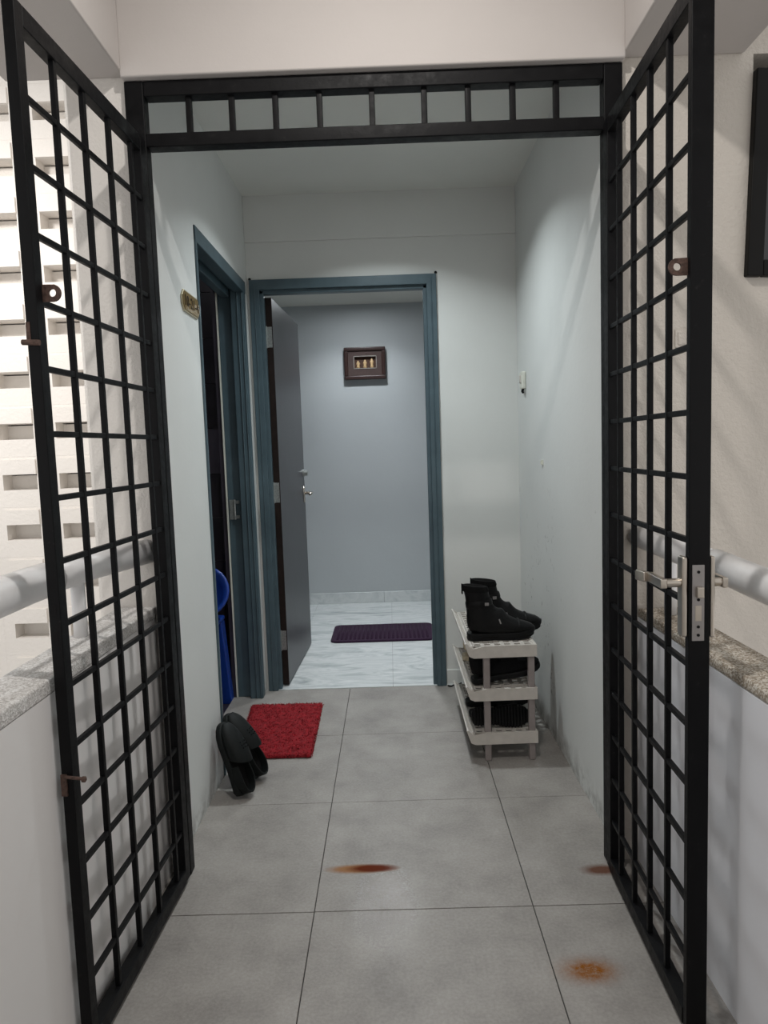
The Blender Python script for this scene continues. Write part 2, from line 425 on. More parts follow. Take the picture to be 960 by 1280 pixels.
# bathroom behind the left doorway
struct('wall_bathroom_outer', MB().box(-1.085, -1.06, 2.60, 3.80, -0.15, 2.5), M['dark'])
bw = struct('wall_bathroom', MB().box(-1.06, -0.84, 3.727, 3.80, -0.15, 2.5), M['bathgrout'])
for i in range(1):
    for j in range(11):
        z0 = -0.007 + 0.2325 * j
        x1 = -0.842 - 0.22 * i
        obj('wall_tile', MB().box(x1 - 0.2185, x1 - 0.0015, 3.720, 3.732, z0 + 0.0015, z0 + 0.231), M['bathtile2'] if j == 5 else M['bathtile'], bw, bevel=0.001, seg=1)
struct('wall_bathroom_near', MB().box(-1.06, -0.85, 2.60, 2.66, -0.15, 2.5), M['bathtile'])
struct('floor_bathroom', MB().box(-1.06, -0.845, 2.66, 3.73, -0.15, -0.02), M['bathtile'])
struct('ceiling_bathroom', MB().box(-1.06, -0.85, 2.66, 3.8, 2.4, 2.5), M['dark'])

# ---------------------------------------------------------------- doors
# door 1: back doorway, frame with rebate, leaf open into the hall
d1 = tag(empty('door_1', (-0.21, YB, 0)), kind='structure'); S = (-0.21, YB, 0)
def jamb_back(x0, s):      # s=+1: opening on the +x side
    mb = MB()
    mb.box(min(x0, x0 + s*0.050), max(x0, x0 + s*0.050), YB - 0.020, YB + 0.13, 0.0, 2.119)
    a, b = x0 + s*0.046, x0 + s*0.068
    mb.box(min(a, b), max(a, b), YB - 0.002, YB + 0.035, 0.0, 2.07)
    c, d = x0 + s*0.022, x0 + s*0.028
    mb.box(min(c, d), max(c, d), YB - 0.024, YB - 0.01, 0.0, 2.10)
    return mb
obj('jamb', jamb_back(-0.676, 1), M['frame'], d1, S, bevel=0.003)
obj('jamb', jamb_back(0.263, -1), M['frame'], d1, S, bevel=0.003)
obj('head', MB().box(-0.676, 0.263, YB - 0.0205, YB + 0.13, 2.070, 2.120).box(-0.64, 0.22, YB - 0.002, YB + 0.035, 2.052, 2.074), M['frame'], d1, S, bevel=0.003)
# leaf
ang = math.atan2(0.032, 0.79)
ML = Matrix.Translation((-0.577, 3.700, 0)) @ Matrix.Rotation(-ang, 4, 'Z')   # local y runs along the leaf
leaf = obj('door_leaf', MB().box(-0.034, 0.0, 0.002, 0.800, 0.012, 2.043, ML), M['leaf'], d1, S, bevel=0.002)
obj('hinge_edge', MB().box(-0.0345, -0.0005, -0.0005, 0.003, 0.012, 2.043, ML), M['leafedge'], leaf, S)
for zc in (1.845, 1.045, 0.255):
    h = MB().box(-0.030, -0.004, -0.003, 0.0, zc - 0.052, zc + 0.052, ML).box(-0.046, -0.032, -0.004, 0.0, zc - 0.05, zc + 0.05, ML)
    h.tube([ML @ Vector((-0.034, -0.006, zc - 0.055)), ML @ Vector((-0.034, -0.006, zc + 0.055))], 0.006, 8)
    obj('hinge', h, M['galv'], leaf, S)
hd = MB().box(-0.001, 0.006, 0.735, 0.775, 0.935, 1.035, ML)
hd.tube([ML @ Vector(p) for p in ((0.004, 0.755, 0.992), (0.045, 0.755, 0.992), (0.052, 0.748, 0.992), (0.054, 0.655, 0.990))], 0.0085, 8)
obj('lever_handle', hd, M['nickel'], leaf, S, smooth=True)
db = MB(); c = ML @ Vector((0.0, 0.752, 1.118)); db.lathe([(0.024, 0.0), (0.024, 0.008), (0.018, 0.012), (0.018, 0.028), (0.010, 0.030)], c, 14, 'x')
obj('deadbolt', db, M['galv'], leaf, S)
obj('latch_plate', MB().box(-0.026, -0.008, 0.7995, 0.8015, 0.92, 1.16, ML), M['steel'], leaf, S)

# door 2: bathroom doorway in the left wall (frame only)
S2 = (XL, 3.12, 0)
d2 = tag(empty('door_2', S2), kind='structure')
fj = MB().box(-0.752, -0.687, 3.530, 3.582, 0, 2.096).box(-0.822, -0.752, 3.562, 3.582, 0, 2.07).box(-0.722, -0.716, 3.524, 3.532, 0, 2.06).box(-0.700, -0.694, 3.525, 3.532, 0, 2.06)
obj('jamb', fj, M['frame'], d2, S2, bevel=0.003)
obj('jamb', MB().box(-0.845, -0.683, 2.670, 2.690, 0, 2.096), M['frame'], d2, S2, bevel=0.003)
obj('head', MB().box(-0.735, -0.684, 2.670, 3.582, 2.040, 2.098).box(-0.845, -0.735, 2.69, 3.58, 2.062, 2.098).box(-0.80, -0.76, 2.69, 3.545, 2.02, 2.063), M['frame'], d2, S2, bevel=0.003)
obj('hinge', MB().box(-0.815, -0.788, 3.557, 3.562, 0.925, 1.025).box(-0.79, -0.765, 3.550, 3.562, 0.930, 0.945).box(-0.79, -0.765, 3.550, 3.562, 1.005, 1.020).tube([(-0.788, 3.556, 0.925), (-0.788, 3.556, 1.025)], 0.006, 8), M['galv'], d2, S2)
obj('edge_trim', MB().box(-0.829, -0.8215, 3.552, 3.560, 0.002, 2.06), M['ivory'], d2, S2)
obj('tiled_return', MB().box(-0.851, -0.822, 3.560, 3.582, 0.0, 2.09), M['bathtile'], d2, S2)

# ---------------------------------------------------------------- gate frame with transom
gf = thing('gate_frame', 'black steel gate surround with a barred transom, fixed under the front beam', 'gate frame', (0, 2.04, 0)); S = (0, 2.04, 0)
FY0, FY1 = 2.018, 2.060
obj('jamb_post', MB().box(-0.689, -0.637, FY0, FY1, 0.001, 2.277), M['black'], gf, S, bevel=0.003)
obj('jamb_post', MB().box(0.613, 0.664, FY0, FY1, 0.001, 2.277), M['black'], gf, S, bevel=0.003)
obj('top_rail', MB().box(-0.637, 0.613, FY0 + 0.001, FY1, 2.236, 2.277), M['black'], gf, S, bevel=0.003)
obj('transom_rail', MB().box(-0.637, 0.613, FY0 - 0.001, FY1, 2.103, 2.139), M['black'], gf, S, bevel=0.003)
for x in (-0.519, -0.401, -0.281, -0.160, -0.016, 0.127, 0.247, 0.369, 0.488):
    obj('transom_bar', MB().box(x - 0.008, x + 0.008, 2.030, 2.046, 2.137, 2.238), M['black'], gf, S, bevel=0.0015, seg=1)
obj('scuff_patch', MB().box(-0.655, -0.650, FY0 - 0.0012, FY0, 1.72, 1.80), M['chip'], gf, S)
obj('scuff_patch', MB().box(-0.660, -0.645, FY0 - 0.0012, FY0, 2.083, 2.087), M['chip'], gf, S)

# ---------------------------------------------------------------- gate leaves
Z0, DZ = 0.035, 0.1277
def gate(side):
    L = side < 0
    if L:
        f, n = Vector((-0.6419, 1.8685)), Vector((-0.6638, 1.4077)); bars = [1.519, 1.647, 1.776, 1.908]; post = (1.377, 1.407); pw = 0.024
        lab = 'black square-barred gate leaf opened against the left parapet, no handle'
    else:
        f, n = Vector((0.6029, 1.8403)), Vector((0.5905, 1.4124)); bars = [1.529, 1.647, 1.765, 1.883]; post = (1.396, 1.416); pw = 0.042
        lab = 'black square-barred gate leaf with nickel lever lock, opened along the right parapet'
    k = (f.x - n.x) / (f.y - n.y)
    Xat = lambda y: n.x + (y - n.y) * k
    yh = 2.004
    base = (Xat(yh), yh, 0)
    a = math.atan(k)
    g = thing('metal_gate', lab, 'gate', M=Matrix.Translation(base) @ Matrix.Rotation(-a, 4, 'Z'), group='barred gate leaves')
    s = -1 if L else 1                         # outward (away from the passage) in local x
    cs = math.cos(a)
    loc = lambda y: (y - yh) / cs
    def bx(o0, o1, y0, y1, z0, z1):
        x0, x1 = sorted((s * o0, s * o1)); return MB().box(x0, x1, loc(y0), loc(y1), z0, z1)
    ztop = Z0 + 16 * DZ
    # stiles and rails
    ps = obj('lock_stile', bx(-0.002, pw - 0.002, post[0], post[1], 0.012, ztop + 0.036), M['black'], g, bevel=0.002)
    obj('hinge_stile', bx(-0.002, 0.026, 1.964, yh - 0.002, 0.012, ztop + 0.036), M['black'], g, bevel=0.002)
    obj('top_rail', bx(-0.002, 0.024, post[1], 1.964, ztop - 0.004, ztop + 0.036), M['black'], g, bevel=0.002)
    obj('bottom_rail', bx(-0.004, 0.026, post[1], 1.964, 0.012, 0.050), M['black'], g, bevel=0.002)
    for y in bars:
        obj('vertical_bar', bx(0.001, 0.013, y, y + 0.012, 0.045, ztop), M['black'], g, bevel=0.001, seg=1)
    for r in range(1, 16):
        obj('horizontal_bar', bx(0.002, 0.012, post[1] - 0.002, 1.970, Z0 + r*DZ - 0.006, Z0 + r*DZ + 0.006), M['black'], g, bevel=0.001, seg=1)
    # three hinge barrels
    for z in (0.3, 1.05, 1.8):
        obj('hinge', MB().tube([(s*0.012, 0.004, z - 0.04), (s*0.012, 0.004, z + 0.04)], 0.008, 10), M['black'], g, smooth=True)
    # ring plate for a padlock
    zc = 1.583 if L else 1.592
    yc = post[1] - 0.006
    pts_o, pts_i = [], []
    e = MB(); N = 20; rings_ = []
    cx = -0.022; sx = s
    for yy in (loc(yc), loc(yc) + 0.005):
        out, inn = [], []
        for q in range(N):
            t_ = 2*math.pi*q/N
            ox, oz = 0.0165*math.cos(t_), 0.0165*math.sin(t_)
            if ox > 0: ox, oz = 0.022, 0.0165 * max(-1, min(1, math.tan(t_) if abs(math.cos(t_)) > 0.72 else math.copysign(1, math.sin(t_))))
            out.append((sx*(cx + ox), yy, zc + oz)); inn.append((sx*(cx + 0.0075*math.cos(t_)), yy, zc + 0.0075*math.sin(t_)))
        rings_.append((out, inn))
    (o0, i0), (o1, i1) = rings_
    e.rings([o0, o1, i1, i0, o0], cap=False)
    bmesh.ops.remove_doubles(e.bm, verts=e.bm.verts[:], dist=1e-6)
    obj('padlock_eye', e, M['rust'], g)
    yn = loc(post[0])
    if L:
        # rusty slot and stub, two strike holes, drop bolt
        obj('rusty_bolt', MB().tube([(s*0.030, yn - 0.003, 1.487), (s*-0.004, yn - 0.003, 1.485)], 0.0055, 8).box(s*0.018 - 0.004, s*0.018 + 0.004, yn - 0.0015, yn, 1.49, 1.525), M['rust'], g)
        obj('strike_hole', MB().box(s*0.010 - 0.0045, s*0.010 + 0.0045, yn - 0.0006, yn + 0.003, 0.952, 0.974), M['dark'], g)
        obj('strike_hole', MB().box(s*0.010 - 0.0045, s*0.010 + 0.0045, yn - 0.0006, yn + 0.003, 0.893, 0.920), M['dark'], g)
        obj('drop_bolt', MB().box(s*0.016 - 0.006, s*0.016 + 0.006, yn - 0.004, yn, 0.58, 0.625).tube([(s*0.012, yn - 0.006, 0.622), (-s*0.026, yn - 0.006, 0.618)], 0.0035, 8).lathe([(0.001, -0.006), (0.006, -0.003), (0.006, 0.003), (0.001, 0.006)], (-s*0.028, yn - 0.006, 0.617), 10, 'x'), M['rust'], g)
    else:
        lk = obj('lock_faceplate', MB().box(0.004, 0.028, yn - 0.0022, yn + 0.001, 0.856, 1.010), M['steel'], g, bevel=0.001)
        obj('latch', MB().prism([(yn - 0.013, 0.945), (yn + 0.001, 0.945), (yn + 0.001, 0.967), (yn - 0.013, 0.967)], 0.010, 0.024, 'x'), M['nickel'], lk, bevel=0.002)
        obj('bolt_recess', MB().box(0.010, 0.022, yn - 0.0028, yn, 0.897, 0.928), M['nickel'], lk)
        for z in (0.996, 0.940, 0.885, 0.868): obj('screw', MB().lathe([(0.003, -0.0035), (0.003, 0.0)], (0.016, yn, z), 10, 'y'), M['dark'], lk)
        # long plate and lever on the passage side
        obj('handle_plate', MB().box(-0.014, -0.002, loc(1.398), loc(1.428), 0.862, 1.026), M['nickel'], g, bevel=0.005, seg=3)
        yl = loc(1.412)
        lv = MB().tube([(-0.010, yl, 0.972), (-0.044, yl, 0.972)], 0.009, 12)
        obj('lever_handle', lv.box(-0.056, -0.042, yl - 0.012, yl + 0.075, 0.962, 0.982).box(-0.064, -0.050, yl + 0.070, yl + 0.104, 0.961, 0.983, Matrix.Translation((-0.054, yl + 0.07, 0)) @ Matrix.Rotation(0.28, 4, 'Z') @ Matrix.Translation((0.054, -yl - 0.07, 0))), M['nickel'], g, bevel=0.003)
        obj('handle_plate', MB().box(0.041, 0.050, loc(1.396), loc(1.426), 0.862, 1.026), M['nickel'], g, bevel=0.003)
        obj('lever_handle', MB().tube([(0.048, yl, 0.972), (0.072, yl, 0.972)], 0.009, 12).box(0.066, 0.078, yl - 0.012, yl + 0.105, 0.961, 0.982), M['nickel'], g, bevel=0.003)
    return g
gate(-1); gate(1)

# ---------------------------------------------------------------- handrails
hl = thing('handrail', 'thick white pipe handrail on a post above the left parapet', 'handrail', (-0.775, 1.71, 0.822), group='parapet handrails')
S = (-0.775, 1.71, 0.822)
obj('pipe', MB().tube([(-0.715, 2.039, 0.985), (-0.772, 1.80, 0.986), (-0.792, 1.60, 0.988)], 0.036, 20), M['pipe'], hl, S, smooth=True)
obj('pipe', MB().tube([(-0.790, 1.605, 0.988), (-0.792, 1.50, 0.990), (-0.785, 0.6, 0.990), (-0.785, -2.4, 0.990)], 0.040, 20), M['pipe'], hl, S, smooth=True)
def pipe_post(x, y, zb, zt, parent, S):
    obj('post', MB().tube([(x, y, zb + 0.0005), (x, y, zt)], 0.017, 14), M['pipe'], parent, S, smooth=True)
pipe_post(-0.778, 1.715, 0.822, 0.960, hl, S); pipe_post(-0.785, 0.5, 0.822, 0.960, hl, S)
hr = thing('handrail', 'thick white pipe handrail above the right parapet, behind the lock', 'handrail', (0.77, 1.71, 0.772), group='parapet handrails')
S = (0.77, 1.71, 0.772)
obj('pipe', MB().tube([(0.712, 2.038, 0.985), (0.745, 1.86, 0.968), (0.782, 1.70, 0.955)], 0.033, 20), M['pipe'], hr, S, smooth=True)
obj('pipe', MB().tube([(0.780, 1.705, 0.955), (0.790, 1.55, 0.945), (0.785, 1.2, 0.94), (0.785, -2.4, 0.94)], 0.037, 20), M['pipe'], hr, S, smooth=True)
pipe_post(0.77, 1.95, 0.772, 0.95, hr, S); pipe_post(0.785, 0.9, 0.772, 0.93, hr, S)

# ---------------------------------------------------------------- wall fittings
npl = thing('nameplate', 'small brass unit number plate on the left wall before the bathroom doorway', 'nameplate', (XL + 0.001, 2.565, 1.79))
S = (XL + 0.001, 2.565, 1.79)
y0, y1, z0, z1, c_ = 2.452, 2.668, 1.752, 1.826, 0.024
oct_ = [(y0 + c_, z0), (y1 - c_, z0), (y1, z0 + c_), (y1, z1 - c_), (y1 - c_, z1), (y0 + c_, z1), (y0, z1 - c_), (y0, z0 + c_)]
obj('rim', MB().prism(oct_, XL, XL + 0.006, 'x'), M['brassrim'], npl, S, bevel=0.0015)
i_ = 0.006
oct2 = [(y0 + c_ + 2*0, z0 + i_), (y1 - c_, z0 + i_), (y1 - i_, z0 + c_), (y1 - i_, z1 - c_), (y1 - c_, z1 - i_), (y0 + c_, z1 - i_), (y0 + i_, z1 - c_), (y0 + i_, z0 + c_)]
obj('plate', MB().prism(oct2, XL + 0.004, XL + 0.008, 'x'), M['brass'], npl, S)
cu = bpy.data.curves.new('lettering', 'FONT'); cu.body = '10-21-4'; cu.size = 0.052; cu.extrude = 0.0006; cu.align_x = 'CENTER'; cu.align_y = 'CENTER'
cu.space_character = 1.12
to = bpy.data.objects.new('lettering_curve', cu); COL.objects.link(to)
bpy.context.view_layer.update()
me = bpy.data.meshes.new_from_object(to.evaluated_get(bpy.context.evaluated_depsgraph_get()))
bpy.data.objects.remove(to); bpy.data.curves.remove(cu)
me.materials.clear(); me.materials.append(M['ink'])
to = bpy.data.objects.new('lettering', me); COL.objects.link(to); to.parent = npl
to.matrix_basis = axes((0, 1, 0), (0, 0, 1), (1, 0, 0), (0.0082, -0.005, -0.001))
to['kind'] = 'stuff'

sw = thing('doorbell', 'ivory bell push on the right corridor wall near the back corner', 'doorbell', (XR, 3.46, 1.56)); S = (XR, 3.46, 1.56)
obj('housing', MB().box(XR - 0.022, XR, 3.432, 3.486, 1.520, 1.602), M['ivory'], sw, S, bevel=0.006)
obj('button', MB().box(XR - 0.027, XR - 0.02, 3.446, 3.472, 1.548, 1.585), M['rackp'], sw, S, bevel=0.003)
obj('wire_stub', MB().tube([(XR - 0.01, 3.458, 1.521), (XR - 0.016, 3.45, 1.508), (XR - 0.014, 3.438, 1.502)], 0.006, 8), M['rubber'], sw, S)
tag(obj('wall_clip', MB().box(XR - 0.006, XR, 3.075, 3.10, 1.165, 1.185).box(XR - 0.010, XR - 0.004, 3.08, 3.09, 1.168, 1.182), M['ivory']), 'tiny white plastic clip on the right corridor wall below the doorbell', 'clip')
tag(obj('cover_plate', MB().box(0.815, 0.865, YG - 0.006, YG, 1.515, 1.565).box(0.822, 0.858, YG - 0.009, YG - 0.005, 1.522, 1.558), M['stucco_beige'], bevel=0.002), 'small square beige cover plate on the rough beige wall', 'cover plate')
for (x, z, side) in ((0.262, 2.128, 'right'), (-0.674, 2.126, 'left')):
    n_ = MB().lathe([(0.005, 0.0), (0.007, -0.004), (0.007, -0.006), (0.002, -0.012)], (x, YB, z), 10, 'y')
    tag(obj('nail', n_, M['rubber']), 'dark nail in the white wall above the %s corner of the back door frame' % side, 'nail', 'nails above the door frame')
tag(obj('cable_end', MB().tube([(0.268, YB - 0.03, 0.005), (0.285, YB - 0.045, 0.006), (0.305, YB - 0.035, 0.012), (0.325, YB - 0.03, 0.010), (0.34, YB - 0.02, 0.014)], 0.004, 8), M['rubber'], smooth=True), 'short black cable end on the floor beside the back door frame', 'cable')

pic = thing('picture_frame', 'dark wooden shadow-box picture with three tan figures on the hall wall', 'picture', (-0.17, 5.70, 1.925)); S = (-0.17, 5.70, 1.925)
px0, px1, pz0, pz1 = -0.332, -0.006, 1.800, 2.052
b_ = 0.030
for (a, b, c, d) in ((px0, px1, pz1 - b_, pz1), (px0, px1, pz0, pz0 + b_), (px0, px0 + b_, pz0 + b_, pz1 - b_), (px1 - b_, px1, pz0 + b_, pz1 - b_)):
    obj('frame_rail', MB().box(a, b, 5.650, 5.699, c, d), M['wood'], pic, S, bevel=0.007, seg=3)
nx0, nx1, nz0, nz1 = -0.258, -0.076, 1.884, 1.984
mb = MB().box(px0 + 0.02, nx0, 5.664, 5.672, pz0 + 0.02, pz1 - 0.02).box(nx1, px1 - 0.02, 5.664, 5.672, pz0 + 0.02, pz1 - 0.02).box(nx0, nx1, 5.664, 5.672, nz1, pz1 - 0.02).box(nx0, nx1, 5.664, 5.672, pz0 + 0.02, nz0)
obj('mount', mb, M['matboard'], pic, S)
mb = MB(); r_ = 0.005
mb.box(nx0, nx1, 5.660, 5.672, nz1 - r_, nz1).box(nx0, nx1, 5.660, 5.672, nz0, nz0 + r_).box(nx0, nx0 + r_, 5.660, 5.672, nz0, nz1).box(nx1 - r_, nx1, 5.660, 5.672, nz0, nz1)
obj('niche_rim', mb, M['silver'], pic, S)
obj('niche_back', MB().box(nx0, nx1, 5.690, 5.698, nz0, nz1), M['niche'], pic, S)
for k, x in enumerate((-0.222, -0.168, -0.114)):
    h = 0.058 + 0.008 * k
    pr_ = [(0.001, 0), (0.013, 0.001), (0.015, h*0.15), (0.011, h*0.35), (0.015, h*0.55), (0.014, h*0.72), (0.007, h*0.80), (0.008, h*0.9), (0.001, h)]
    obj('figure', MB().lathe(pr_, (x, 5.676, nz0 + 0.006), 12), M['tan'], pic, S, smooth=True)

def downlight(x, y, zc, r, em, label):
    S = (x, y, zc); dl = thing('ceiling_light', label, 'ceiling light', S, group='recessed downlights')
    obj('ring', MB().rings([[(x + q*math.cos(a*math.pi/14), y + q*math.sin(a*math.pi/14), z) for a in range(28)] for q, z in ((r + 0.014, zc), (r + 0.014, zc - 0.006), (r, zc - 0.006), (r, zc - 0.001))], cap=False), M['ivory'], dl, S)
    obj('diffuser', MB().lathe([(r, zc - 0.003), (r, zc - 0.001)], (x, y, 0), 28), M[em], dl, S)
downlight(-0.008, 2.985, ZC, 0.056, 'emit', 'small round recessed downlight in the corridor ceiling behind the transom')
downlight(-0.18, 5.12, 2.39, 0.045, 'emit2', 'round recessed downlight in the hall ceiling before the picture')

# ---------------------------------------------------------------- mats
def red_mat():
    A, B, C, D = Vector((-0.722, 3.415, 0)), Vector((-0.372, 3.410, 0)), Vector((-0.362, 2.810, 0)), Vector((-0.672, 2.815, 0))
    t = thing('doormat', 'red shaggy doormat on the grey tiles by the bathroom doorway', 'mat', (-0.53, 3.11, 0)); S = (-0.53, 3.11, 0)
    nx, ny = 40, 56
    def pt(u, v):
        return (D * (1-u) + C * u) * (1 - v) + (A * (1-u) + B * u) * v
    bm = bmesh.new(); grid = []
    for j in range(ny + 1):
        row = []
        for i in range(nx + 1):
            p = pt(i / nx, j / ny); e = min(i, nx - i, j, ny - j)
            z = 0.006 if e == 0 else 0.013 + 0.004 * noise.noise(p * 40) + random.uniform(-0.002, 0.002)
            p = p + Vector((noise.noise(p * 20) * 0.006, noise.noise(p * 21 + Vector((5, 0, 0))) * 0.006, 0))
            row.append(bm.verts.new((p.x, p.y, z)))
        grid.append(row)
    for j in range(ny):
        for i in range(nx): bm.faces.new((grid[j][i], grid[j][i+1], grid[j+1][i+1], grid[j+1][i]))
    edge = [grid[0][i] for i in range(nx + 1)] + [grid[j][nx] for j in range(1, ny + 1)] + [grid[ny][i] for i in range(nx - 1, -1, -1)] + [grid[j][0] for j in range(ny - 1, 0, -1)]
    low = [bm.verts.new((v.co.x, v.co.y, 0.0012)) for v in edge]
    for k in range(len(edge)):
        k2 = (k + 1) % len(edge); bm.faces.new((edge[k], edge[k2], low[k2], low[k]))
    bm.faces.new(low)
    obj('backing', bm, M['red'], t, S, smooth=True)
    bm = bmesh.new()
    for k in range(9000):
        u, v = random.random(), random.random()
        if k > 8200:
            q = random.random(); u, v = random.choice(((q, -0.004), (q, 1.006), (-0.006, q), (1.006, q)))
        p = pt(u, v); z = 0.010 if 0 <= u <= 1 and 0 <= v <= 1 else 0.003
        a = random.uniform(0, 6.28); d = Vector((math.cos(a), math.sin(a), 0)); s = Vector((-d.y, d.x, 0)) * 0.0022
        tip = p + d * random.uniform(0.004, 0.011) + Vector((0, 0, z + random.uniform(0.004, 0.009)))
        p = p + Vector((0, 0, z))
        bm.faces.new([bm.verts.new(p - s), bm.verts.new(p + s), bm.verts.new(tip)])
    o = obj('pile', bm, M['red'], t, S); o['kind'] = 'stuff'
red_mat()
def purple_mat():
    bm = MB(); x0, x1, y0, y1 = -0.424, 0.258, 4.503, 4.927; r = 0.045; pts = []
    for cx, cy, a0 in ((x1 - r, y0 + r, -90), (x1 - r, y1 - r, 0), (x0 + r, y1 - r, 90), (x0 + r, y0 + r, 180)):
        for k in range(6):
            a = math.radians(a0 + 18 * k); pts.append((cx + r * math.cos(a), cy + r * math.sin(a)))
    t = thing('floor_mat', 'flat dark purple mat with ribs on the marble hall floor', 'mat', (-0.08, 4.71, 0.004))
    S = (-0.08, 4.71, 0.004)
    obj('pad', bm.prism(pts, 0.0045, 0.018, 'z'), M['purple'], t, S, bevel=0.004)
    rb = MB()
    for k in range(22):
        x = x0 + 0.045 + k * (x1 - x0 - 0.09) / 21
        rb.tube([(x, y0 + 0.03, 0.018), (x, y1 - 0.03, 0.018)], 0.008, 6)
    obj('ribs', rb, M['purple'], t, S, smooth=True)
purple_mat()

# ---------------------------------------------------------------- shoe rack
RX0, RX1, RY0, RY1 = 0.276, 0.554, 2.722, 3.33
rk = thing('shoe_rack', 'greyed white plastic three-tier shoe rack against the right corridor wall', 'shoe rack', (0.42, 3.03, 0)); S = (0.42, 3.03, 0)
TIERS = (0.118, 0.296, 0.470)
for zt in TIERS:
    mb = MB()
    n1, n2 = 6, 15
    ix0, ix1, iy0, iy1 = RX0 + 0.028, RX1 - 0.012, RY0 + 0.010, RY1 - 0.010
    cw, ch = (ix1 - ix0) / n1, (iy1 - iy0) / n2
    for i in range(n1):
        for j in range(n2):
            a, b = ix0 + i*cw, iy0 + j*ch
            oc = [(a, b), (a + cw/2, b), (a + cw, b), (a + cw, b + ch/2), (a + cw, b + ch), (a + cw/2, b + ch), (a, b + ch), (a, b + ch/2)]
            s_ = 0.30; cx, cy = a + cw/2, b + ch/2
            skew = 0.16 if (i + j) % 2 else -0.16
            ic = [(cx - s_*cw, cy - s_*ch), (cx + skew*cw, cy - s_*ch), (cx + s_*cw, cy - s_*ch), (cx + s_*cw, cy + skew*ch), (cx + s_*cw, cy + s_*ch), (cx - skew*cw, cy + s_*ch), (cx - s_*cw, cy + s_*ch), (cx - s_*cw, cy - skew*ch)]
            mb.rings([[(p, q, zt) for p, q in oc], [(p, q, zt) for p, q in ic], [(p, q, zt - 0.006) for p, q in ic], [(p, q, zt - 0.006) for p, q in oc]], cap=False)
    sh = obj('shelf', mb, M['rackp'], rk, S)
    # apron: short ends, right side, and the raised rolled lip on the left side
    ap = MB()
    for (ya, yb) in ((RY0, RY0 + 0.012), (RY1 - 0.012, RY1)):
        ap.prism([(RX0 + 0.012, zt - 0.038), (RX0 + 0.03, zt - 0.046), (RX1, zt - 0.044), (RX1, zt + 0.003), (RX0 + 0.075, zt + 0.003), (RX0 + 0.05, zt - 0.004), (RX0 + 0.028, zt - 0.008), (RX0 + 0.012, zt + 0.004), (RX0 + 0.003, zt + 0.014), (RX0 - 0.005, zt + 0.012)], ya, yb, 'y')
    ap.box(RX1 - 0.012, RX1 - 0.0005, RY0 + 0.012, RY1 - 0.012, zt - 0.044, zt + 0.003)
    ap.box(RX0 + 0.02, RX0 + 0.03, RY0 + 0.012, RY1 - 0.012, zt - 0.046, zt)
    obj('apron', ap, M['rackp'], sh, S)
    lip = MB().prism([(RX0 + 0.028, zt - 0.008), (RX0 + 0.014, zt - 0.002), (RX0 + 0.003, zt + 0.013), (RX0 - 0.004, zt + 0.012), (RX0 + 0.003, zt - 0.008), (RX0 + 0.010, zt - 0.036), (RX0 + 0.028, zt - 0.044)], RY0 + 0.012, RY1 - 0.012, 'y')
    obj('lip', lip, M['rackp'], sh, S, bevel=0.003)
for (lx, ly) in ((0.357, 2.742), (0.533, 2.742), (0.357, 3.300), (0.533, 3.300)):
    lg = MB().box(lx - 0.013, lx + 0.013, ly - 0.012, ly + 0.012, 0.0008, TIERS[2] - 0.02)
    obj('leg', lg, M['rackleg'], rk, S, bevel=0.004)

# ---------------------------------------------------------------- footwear (local x: heel -> toe, y: width, z: up)
def loft(rows, n=18, flat=None):
    """rows: (cx, cz, tilt_deg, half_in_plane, half_width); tilt 0 = ring is horizontal, 90 = ring stands across the foot"""
    rr = []
    for cx, cz, tl, a, b in rows:
        c_, s_ = math.cos(math.radians(tl)), math.sin(math.radians(tl)); ring = []
        for k in range(n):
            th_ = 2*math.pi*k/n
            u, v = a*math.cos(th_), b*math.sin(th_)
            x, z = cx + u*c_, cz + u*s_
            if flat is not None and z < flat: z = flat
            ring.append((x, v, z))
        rr.append(ring)
    return rr
def outline(L, wh, wm, wf, n=9, x0=0.0):
    """sole outline, half widths at heel, waist, ball"""
    pts = []
    ks = [(0.0, 0.35*wh), (0.02, 0.75*wh), (0.07, wh), (0.18, wh*0.98), (0.40, wm), (0.58, 0.92*wf), (0.72, wf), (0.84, 0.93*wf), (0.93, 0.70*wf), (0.98, 0.42*wf), (1.0, 0.12*wf)]
    pts = [(x0 + L*k, -w_) for k, w_ in ks] + [(x0 + L*k, w_) for k, w_ in reversed(ks)]
    return pts
